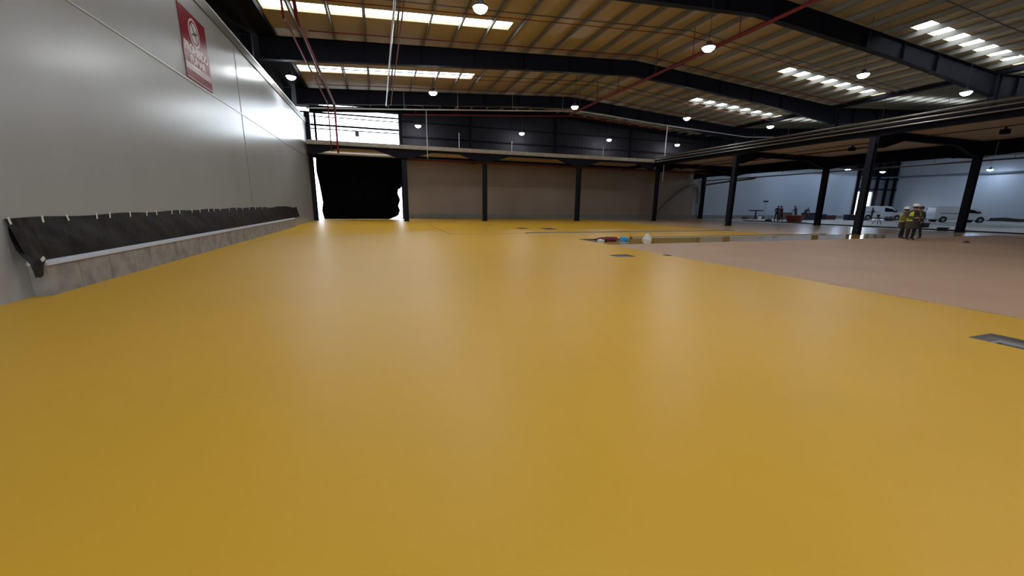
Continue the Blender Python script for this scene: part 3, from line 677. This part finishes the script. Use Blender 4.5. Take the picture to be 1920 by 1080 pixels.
obj('side_rail', bx(7.8, 23.0, 20.60, 20.80, 0.0, 0.035), mat('grey channel rail', (0.15, 0.13, 0.11), 0.6), t); obj('pale_edge', bx(8.0, 23.0, 20.30, 20.55, 0.001, 0.006), mat('pale edge tape', (0.50, 0.44, 0.33), 0.6), t, 'pale edge strip')
t = thing('floor_channel', 'long pale channel strip beside the wet yellow band, nearer of the two', 'channel', (0, 0, 0))
obj('side_rail', bx(11.9, 26, 16.72, 16.86, 0.0, 0.035), mat('grey channel rail', (0.15, 0.13, 0.11), 0.6), t); obj('pale_edge', bx(11.3, 25.2, 16.45, 16.68, 0.001, 0.008), mat('pale edge tape', (0.50, 0.44, 0.33), 0.6), t, 'pale edge strip')

# ------------------------------------------------------------------ far bay: kerb, plastic, materials
t = thing('edge_board', 'long low dark board edging between the tan floor and bare concrete', 'edging', (41.2, 0, 0))
obj('board', bx(0, 0.5, 14, 36, 0.0, 0.09), rubber, t); obj('stakes', bx(0.5, 0.62, 15, 35, 0, 0.05), wood, t)
t = thing('plastic_roll', 'low heap of black plastic along the foot of the far right wall', 'sheet', (0, 0, 0))
obj('heaped_sheet', sheet(90, 8, lambda u, v: (78.6+1.0*v*0.9+0.2*math.sin(u*40), 36-26*u, 0.02+(0.75+0.2*math.sin(u*17)+0.1*math.sin(u*53))*math.sin(math.pi*min(1, v*0.9+0.05))**0.7)), plast, t, smooth=False)

# vans
def van(label, loc, rz, L=5.3, H=1.95):
    t = thing('panel_van', label, 'van', loc, rz)
    prof = [(0, 0.45), (0.03, 1.1), (0.12, H-0.12), (0.3, H), (L*0.62, H), (L*0.70, H-0.1), (L*0.84, 1.22), (L*0.97, 1.02), (L, 0.78), (L, 0.45), (L*0.97, 0.32), (0.1, 0.32)]
    def side(w):
        return w
    bm = bmesh.new(); rows = []
    for yy, ins in ((-0.95, 0.05), (-0.86, 0.0), (0.86, 0.0), (0.95, 0.05)):
        rows.append([bm.verts.new((x+(ins if x < L/2 else -ins), yy*(0.88 if z > 1.5 else 1.0), z-(ins if z > 1 else -ins))) for x, z in prof])
    n = len(prof)
    for a, b in zip(rows, rows[1:]):
        for k in range(n): bm.faces.new([a[k], a[(k+1) % n], b[(k+1) % n], b[k]])
    bm.faces.new(rows[0][::-1]); bm.faces.new(rows[-1])
    body = obj('body', bm, whitep, t)
    for s in (-1, 1):
        bm = bmesh.new()
        q = [(L*0.53, 1.2), (L*0.53, H-0.22), (L*0.665, H-0.24), (L*0.79, 1.2)]
        a = [bm.verts.new((x, s*(0.955 if z < 1.5 else 0.86), z)) for x, z in q]; b = [bm.verts.new((x, s*(0.93 if z < 1.5 else 0.84), z)) for x, z in q]
        bm.faces.new(a); bm.faces.new(b[::-1])
        for k in range(4): bm.faces.new([a[k], a[(k+1) % 4], b[(k+1) % 4], b[k]])
        obj('side_window', bm, glassd, t)
        obj('mirror', bx(L*0.74, L*0.79, s*0.96 if s > 0 else -1.16, 1.16 if s > 0 else -0.96, 1.15, 1.4), rubber, t)
        obj('side_rail_trim', bx(0.5, L*0.45, s*0.94-0.012, s*0.94+0.022*s, 1.12, 1.17), rubber, t)
        for wx in (L*0.17, L*0.83):
            bm = bmesh.new(); tube(bm, [(wx, s*0.72, 0.33), (wx, s*0.965, 0.33)], 0.33, 24); wh = obj('wheel', bm, rubber, t)
            bm = bmesh.new(); tube(bm, [(wx, s*0.95, 0.33), (wx, s*0.985, 0.33)], [0.2, 0.17], 16); obj('hub_cap', bm, greyp, wh)
            bm = bmesh.new(); tube(bm, [(wx, s*0.70, 0.37), (wx, s*0.957, 0.37)], 0.40, 24); obj('wheel_arch', bm, rubber, t)
        bm = bmesh.new(); obox(bm, (L*0.955, s*0.72, 0.88), (1, 0, -0.5), (0, 0, 1), 0.2, 0.09, -0.16, 0.13); obj('headlamp', bm, lens, t)
    bm = bmesh.new(); a = [bm.verts.new(q) for q in ((L*0.708, -0.78, H-0.14), (L*0.708, 0.78, H-0.14), (L*0.842, 0.86, 1.24), (L*0.842, -0.86, 1.24))]; bm.faces.new(a)
    b = [bm.verts.new(v.co+Vector((0.015, 0, 0.02))) for v in a]; bm.faces.new(b)
    for k in range(4): bm.faces.new([a[k], a[(k+1) % 4], b[(k+1) % 4], b[k]])
    obj('windscreen', bm, glassd, t)
    obj('bumper', bx(L*0.965, L+0.04, -0.93, 0.93, 0.3, 0.55), rubber, t); obj('grille', bx(L-0.02, L+0.015, -0.5, 0.5, 0.66, 0.82), rubber, t)
    return t
van('white panel van parked by the far right wall, right of the nearest tall column', (69.2, 32.2, 0), math.atan2(-3.4, 4.7), 5.6, 1.98)
van('white panel van parked before the far bright doorway, seen left of the workers', (68.6, 40.2, 0), math.atan2(-3.0, 4.3), 5.3, 2.0)

# ------------------------------------------------------------------ people
def skin_mesh(name, verts, edges, radii, mats, parent, zones=None, sub=1):
    me = bpy.data.meshes.new(name); me.from_pydata([tuple(v) for v in verts], edges, []); o = bpy.data.objects.new(name, me); COL.objects.link(o)
    sm = o.modifiers.new('skin', 'SKIN'); sm.use_smooth_shade = True
    for v, r in zip(me.skin_vertices[0].data, radii): v.radius = r if isinstance(r, (tuple, list)) else (r, r)
    me.skin_vertices[0].data[0].use_root = True
    sb = o.modifiers.new('sub', 'SUBSURF'); sb.levels = sub; sb.render_levels = sub
    bpy.context.view_layer.update()
    m2 = bpy.data.meshes.new_from_object(o.evaluated_get(bpy.context.evaluated_depsgraph_get())); bpy.data.objects.remove(o)
    m2.name = name; m2.materials.clear()
    for m in mats: m2.materials.append(m)
    for p in m2.polygons:
        p.use_smooth = True
        if zones: p.material_index = zones(p.center)
    n = bpy.data.objects.new(name, m2); COL.objects.link(n); n.parent = parent
    return n
def person(label, loc, face, top=cl_brown, legs=cl_dark, vest=True, hat=True, lean=0.0, arms='down', bend=0.0, scale=1.0, sleeve=None, stride=0.12, fingers=True, coat=False, gap=0, bulk=1.0):
    t = thing('person', label, 'person', loc, face); t.scale = (scale*bulk, scale*bulk, scale)
    # local: facing +y
    def B(p):  # lean the upper body forward about the hips
        p = Vector(p)
        if p.z > 0.95 and bend:
            q = p-Vector((0, 0, 0.95)); c, s = math.cos(bend), math.sin(bend)
            return Vector((q.x, q.y*c+q.z*s, 0.95-q.y*s+q.z*c))
        return p
    V = [(0, 0, 0.95), (0, 0, 1.1), (0, 0.01, 1.28), (0, 0.0, 1.42), (0, 0.01, 1.52), (0, 0.03, 1.60), (0, 0.04, 1.69), (0, 0.035, 1.74)]
    R = [(0.155, 0.115), (0.15, 0.11), (0.165, 0.12), (0.15, 0.10), (0.06, 0.06), (0.085, 0.095), (0.085, 0.10), (0.06, 0.07)]
    E = [(i, i+1) for i in range(7)]
    hands = []
    for s in (-1, 1):
        i = len(V); V += [(s*0.10, 0, 0.88), (s*0.115, s*stride*0.5+0.03, 0.5), (s*0.12, s*stride, 0.09), (s*0.125, s*stride+0.14, 0.035)]
        R += [(0.095, 0.10), (0.066, 0.07), (0.048, 0.05), (0.042, 0.03)]; E += [(0, i), (i, i+1), (i+1, i+2), (i+2, i+3)]
        i = len(V)
        if arms == 'down': A = [(s*0.20, 0, 1.43), (s*0.27, -0.02, 1.16), (s*0.27, 0.08, 0.93), (s*0.265, 0.11, 0.86)]
        elif arms == 'hips': A = [(s*0.20, 0, 1.43), (s*0.36, -0.08, 1.20), (s*0.22, 0.06, 1.04), (s*0.16, 0.10, 1.02)]
        elif arms == 'front': A = [(s*0.20, 0, 1.43), (s*0.26, 0.02, 1.17), (s*0.14, 0.25, 1.12), (s*0.09, 0.31, 1.13)]
        else: A = [(s*0.20, 0, 1.43), (s*0.27, 0.15, 1.2), (s*0.22, 0.4, 1.1), (s*0.2, 0.47, 1.07)]
        V += A; R += [(0.068, 0.068), (0.05, 0.05), (0.034, 0.034), (0.036, 0.022)]; E += [(3, i), (i, i+1), (i+1, i+2), (i+2, i+3)]
        hands.append((B(A[2]), B(A[3]), s, i+3))
    V = [B(p) for p in V]
    if fingers:
        for a, h, s, hi in hands:
            d = (h-a).normalized(); side = Vector((0, 1, 0)) if abs(d.z) > 0.6 else Vector((0, 0, 1)); side = (side-d*side.dot(d)).normalized(); curl = Vector((-s, 0, 0)); curl = (curl-d*curl.dot(d)).normalized()
            for f, (off, ln) in enumerate(((0.027, 0.07), (0.009, 0.08), (-0.009, 0.075), (-0.027, 0.058))):
                b = h+side*off+d*0.02; i = len(V)
                V += [b, b+d*ln*0.55+curl*0.008, b+d*ln*0.9+curl*0.03]; R += [0.009, 0.008, 0.007]; E += [(hi, i), (i, i+1), (i+1, i+2)]
            i = len(V); b = h-d*0.02+side*0.03
            V += [b+side*0.012, b+side*0.03+d*0.03+curl*0.01, b+side*0.032+d*0.055+curl*0.025]; R += [0.011, 0.010, 0.008]; E += [(hi, i), (i, i+1), (i+1, i+2)]
    hz = [h for _, h, _, _ in hands]
    head0 = B((0, 0.03, 1.56)); sh = B((0, 0, 1.42))
    up = (head0-sh).normalized()
    def zn(c):
        if any((c-h).length < 0.085 or (c-h-Vector((0, 0, -0.05))).length < 0.09 for h in hz): return 2
        if (c-sh).dot(up) > 0.10 and (c-sh-up*(c-sh).dot(up)).length < 0.13: return 2
        if c.z < 0.10: return 3
        wv = (B((0, 0, 1.0))-B((0, 0, 0.951)))
        if c.z < 0.93 and abs(c.x) < 0.22: return 1
        return 4 if abs(c.x) > 0.21 and c.z > 0.9 else 0
    body = skin_mesh('body', V, E, R, [top, legs, skin, boot, sleeve or top], t, zn, 2 if fingers else 1)
    # face: nose, eyes, ears
    hc = B((0, 0.04, 1.665)); fw = (B((0, 1, 1.665))-B((0, 0, 1.665))).normalized(); rt = Vector((1, 0, 0)); uu = rt.cross(fw)
    bm = bmesh.new()
    tube(bm, [hc+fw*0.085+uu*0.02, hc+fw*0.115-uu*0.015, hc+fw*0.09-uu*0.025], [0.008, 0.015, 0.010], 8)
    for s in (-1, 1): tube(bm, [hc+rt*s*0.082-uu*0.02, hc+rt*s*0.094, hc+rt*s*0.086+uu*0.025], [0.01, 0.017, 0.012], 8)
    obj('nose_and_ears', bm, skin, t)
    bm = bmesh.new()
    for s in (-1, 1):
        mt = Matrix.Translation(hc+fw*0.088+rt*s*0.032+uu*0.015); bmesh.ops.create_uvsphere(bm, u_segments=8, v_segments=6, radius=0.012, matrix=mt)
    tube(bm, [hc+fw*0.086-rt*0.025-uu*0.05, hc+fw*0.092-uu*0.052, hc+fw*0.086+rt*0.025-uu*0.05], 0.005, 6)
    obj('eyes_and_mouth', bm, hair, t)
    # hair or hat
    rot = Matrix((rt, fw, uu)).transposed().to_4x4()
    def dome(name, prof, m, off, n=20, sx=1.0, sy=1.1):
        bm = bmesh.new(); lathe(bm, prof, n=n)
        for v in bm.verts: v.co.x *= sx; v.co.y *= sy
        bm.transform(Matrix.Translation(hc+uu*off[1]+fw*off[0]) @ rot); return obj(name, bm, m, t, smooth=True)
    dome('hair', [(0.088, -0.05), (0.104, 0.0), (0.10, 0.05), (0.07, 0.09), (0.02, 0.105)], hair, (-0.018, 0.01))
    if hat:
        hp = dome('hard_hat', [(0.108, 0.0), (0.118, 0.05), (0.10, 0.10), (0.06, 0.135), (0.01, 0.145)], helm, (0, 0.035))
        bm = bmesh.new(); lathe(bm, [(0.12, 0), (0.15, -0.008), (0.15, 0.0), (0.118, 0.012)], n=24)
        for v in bm.verts:
            if v.co.y > 0: v.co.y *= 1.25
        bm.transform(Matrix.Translation(hc+uu*0.04) @ rot); obj('brim', bm, helm, hp)
    def shell(name, lv, m, n=24, gap=0):
        bm = bmesh.new(); rings = []
        for z, rx, ry, yo in lv: rings.append([bm.verts.new(B((rx*math.cos(2*math.pi*k/n), yo+ry*math.sin(2*math.pi*k/n), z))) for k in range(n)])
        for a, b in zip(rings, rings[1:]):
            for k in range(n):
                if gap and abs(k+0.5-n/4) < gap: continue
                bm.faces.new([a[k], a[(k+1) % n], b[(k+1) % n], b[k]])
        return bm
    if coat:
        o = obj('work_jacket', shell('j', [(0.60, 0.21, 0.17, 0.01), (0.8, 0.215, 0.175, 0), (0.96, 0.205, 0.155, 0), (1.2, 0.21, 0.155, 0), (1.38, 0.205, 0.14, 0), (1.47, 0.10, 0.09, 0.0)], top), top, t, smooth=True)
    if vest:
        k = 0.02 if coat else 0
        vb = shell('v', [(0.97, 0.19+k, 0.145+k, 0), (1.08, 0.195+k, 0.15+k, 0), (1.2, 0.2+k, 0.153+k, 0), (1.33, 0.2+k, 0.145+k, 0), (1.42, 0.17+k, 0.12+k, 0), (1.485, 0.10, 0.085, 0.0)], hiv, gap=gap)
        vo = obj('hi_vis_vest', vb, hiv, t, smooth=True)
        for z in (1.04, 1.17): obj('reflective_band', shell('b', [(z, 0.198+k, 0.156+k, 0), (z+0.05, 0.20+k, 0.158+k, 0)], refl, gap=gap), refl, vo)
    return t
person('person in white hard hat and yellow hi-vis vest, nearest and rightmost of the hat wearers', (26.1, 12.75, 0), math.radians(150), vest=True, hat=True, coat=True, arms='front', scale=1.01, gap=2.1, bulk=1.25, stride=0.04)
person('person in white hard hat and hi-vis vest, hand on hip, left of the group', (26.75, 13.45, 0), math.radians(195), vest=True, hat=True, coat=True, arms='hips', sleeve=cl_beige, scale=0.93, gap=3, bulk=1.15, stride=0.08)
person('dark haired person in dark clothes half hidden behind the nearest vest wearer', (27.6, 13.2, 0), math.radians(60), top=cl_dark, vest=False, hat=False, arms='down', scale=0.98, fingers=False)
person('dark dressed worker bending towards a colleague, left of the red tub', (43.9, 33.95, 0), math.radians(-70), top=cl_dark, vest=False, hat=False, bend=0.35, arms='front', fingers=False, scale=1.05)
person('dark dressed worker facing left, beside the red tub', (45.3, 34.4, 0), math.radians(60), top=cl_red, vest=False, hat=False, bend=0.15, arms='front', fingers=False, scale=1.02)
person('worker in dark blue standing behind the red tub', (51.6, 37.3, 0), math.radians(70), top=cl_navy, legs=cl_navy, vest=False, hat=False, bend=0.2, arms='reach', fingers=False, scale=1.05)
person('worker in black stooping over the right side of the red tub', (52.2, 36.5, 0), math.radians(-80), top=cl_dark, vest=False, hat=False, bend=0.75, arms='reach', fingers=False, scale=1.05)
person('dark dressed person standing before the white van near the doorway', (63.5, 35.5, 0), math.radians(10), top=cl_dark, vest=False, hat=False, arms='hips', fingers=False, scale=1.0)
person('person in yellow vest between the two white vans', (70.5, 32.9, 0), math.radians(50), top=cl_dark, vest=True, hat=False, bend=0.3, arms='reach', fingers=False, scale=1.0)

# ------------------------------------------------------------------ work site clutter in the far bay
t = thing('mixing_tub', 'large red plastic mixing tub among the dark dressed workers', 'tub', (44.6, 32.3, 0))
bm = bmesh.new(); lathe(bm, [(0.7, 0.05), (0.88, 0.72), (0.93, 0.75), (0.91, 0.79), (0.83, 0.77)], n=24); obj('tub_body', bm, redb, t)
bm = bmesh.new(); box(bm, -1.1, 1.1, -0.7, 0.7, 0, 0.05); obj('pallet', bm, wood, t)
def crate(label, loc, sx, sy, sz, m, rz=0.0, name='storage_bin', cat='bin'):
    t = thing(name, label, cat, loc, rz); bm = bmesh.new()
    for f in ((-sx, sx, -sy, -sy+0.04), (-sx, sx, sy-0.04, sy), (-sx, -sx+0.04, -sy, sy), (sx-0.04, sx, -sy, sy)): box(bm, *f, 0, sz)
    box(bm, -sx, sx, -sy, sy, 0, 0.05)
    obj('bin_body', bm, m, t)
    bm = bmesh.new(); box(bm, -sx-0.04, sx+0.04, -sy-0.04, -sy, sz-0.08, sz); box(bm, -sx-0.04, sx+0.04, sy, sy+0.04, sz-0.08, sz); box(bm, -sx-0.04, sx+0.04, -sy, sy, sz-0.02, sz+0.01)
    obj('rim', bm, rubber, t)
    return t
crate('navy skip bin right of the stooping workers', (56.0, 38.4, 0), 0.9, 0.6, 0.95, navyb, -0.6)
crate('brown lidded crate behind the pair of workers', (53.2, 40.0, 0), 0.7, 0.6, 0.95, mat('brown crate', (0.10, 0.055, 0.045), 0.7), -0.6, 'crate', 'crate')
crate('long dark crate left behind the second tall column', (60.2, 40.4, 0), 0.9, 0.6, 0.75, cl_dark, -0.6, 'crate', 'crate')
crate('dark red crate right behind the second tall column', (62.0, 39.9, 0), 0.6, 0.55, 0.6, mat('dark red crate', (0.12, 0.02, 0.03), 0.6), -0.6, 'crate', 'crate')
crate('dark navy bin left of the nearest front mezzanine column', (62.8, 37.4, 0), 0.75, 0.6, 0.75, navyb, -0.6)
crate('dark lidded toolbox on the concrete right of the workers', (46.3, 22.0, 0), 0.5, 0.4, 0.4, rubber, 0.1, 'toolbox', 'toolbox')
crate('low black box on the concrete left of the nearest tall column', (40.5, 17.9, 0), 0.3, 0.25, 0.25, rubber, 0.3, 'toolbox', 'toolbox')
t = thing('work_table', 'narrow dark bench with a thin post, left of the workers', 'bench', (49.8, 41.6, 0), -0.4)
obj('table_top', bx(-0.85, 0.85, -0.25, 0.25, 1.1, 1.25), cl_dark, t); obj('post', tb([(0, 0, 0), (0, 0, 1.1)], 0.09, 10), cl_dark, t); obj('foot', bx(-0.35, 0.35, -0.2, 0.2, 0, 0.06), cl_dark, t)
t = thing('tripod_floodlight', 'thin pale tripod with a small dark floodlight, left of the workers', 'floodlight', (50.9, 41.2, 0))
obj('mast', tb([(0, 0, 0.5), (0, 0, 2.35)], 0.03, 8), greyp, t)
for k in range(3):
    a = 2.1*k; obj('leg', tb([(0, 0, 0.9), (0.5*math.cos(a), 0.5*math.sin(a), 0.0)], 0.02, 6), greyp, t)
bm = bmesh.new(); obox(bm, (0, 0, 2.42), (1, -1, 0), (0, 0, 1), 0.08, 0.1, -0.32, 0.3); obj('lamp_head', bm, cl_dark, t)
t = thing('bucket', 'white plastic bucket on the concrete beside the dark bench', 'bucket', (47.9, 39.4, 0))
bm = bmesh.new(); lathe(bm, [(0.2, 0), (0.25, 0.42), (0.27, 0.43), (0.27, 0.46), (0.23, 0.46)], n=20); obj('bucket_body', bm, helm, t)
obj('handle', tb([(-0.25, 0, 0.42), (-0.15, -0.2, 0.36), (0.1, -0.24, 0.36), (0.25, 0, 0.42)], 0.008, 6), greyp, t)
for k, (x, y, s, l) in enumerate(((51.6, 42.2, 0.25, 'low heap of brown rubble right of the thin tripod'), (42.4, 33.7, 0.16, 'flat dark heap of sacks before the pair of workers'), (48.2, 41.8, 0.2, 'small dark heap left of the dark bench'), (66.8, 35.2, 0.30, 'brown rubble heap before the white van near the doorway'), (64.0, 36.6, 0.22, 'lower brown rubble heap behind the tripod'))):
    blob((x, y, 0), s, (3.0, 1.5, 1.1), wood if k != 1 else cl_dark, 'rubble_heap', l, 'heap', 10+k)
def tripod(loc, h, label):
    t = thing('survey_tripod', label, 'tripod', loc)
    obj('instrument_head', bx(-0.10, 0.10, -0.08, 0.08, h-0.02, h+0.22), cl_dark, t)
    for k in range(3):
        a = 0.4+2.1*k; obj('leg', tb([(0, 0, h), (0.42*math.cos(a), 0.42*math.sin(a), 0.0)], 0.025, 6), cl_dark, t)
tripod((49.0, 26.8, 0), 0.8, 'dark low tripod on the concrete left of the hi-vis workers')
tripod((47.6, 22.6, 0), 0.8, 'dark low tripod on the concrete just left of the nearest tall column')
t = thing('fence_panel', 'pale mesh fence panel with a post by the far right wall', 'fence', (75.5, 25.2, 0), math.atan2(-5, 2.2))
obj('post', tb([(0, 0, 0), (0, 0, 2.1)], [0.16, 0.05], 8), mat('pale blue grey post', (0.16, 0.19, 0.22), 0.6), t)
bm = bmesh.new()
for z in (0.3, 1.95): tube(bm, [(0, 0, z), (6, 0, z)], 0.025, 6)
for k in range(25): tube(bm, [(0.25*k, 0, 0.3), (0.25*k, 0, 1.95)], 0.012, 5)
obj('mesh_infill', bm, mat('pale wire', (0.28, 0.32, 0.36), 0.5), t)
obj('foot_block', bx(-0.5, 0.5, -0.15, 0.15, 0, 0.12), rubber, t)
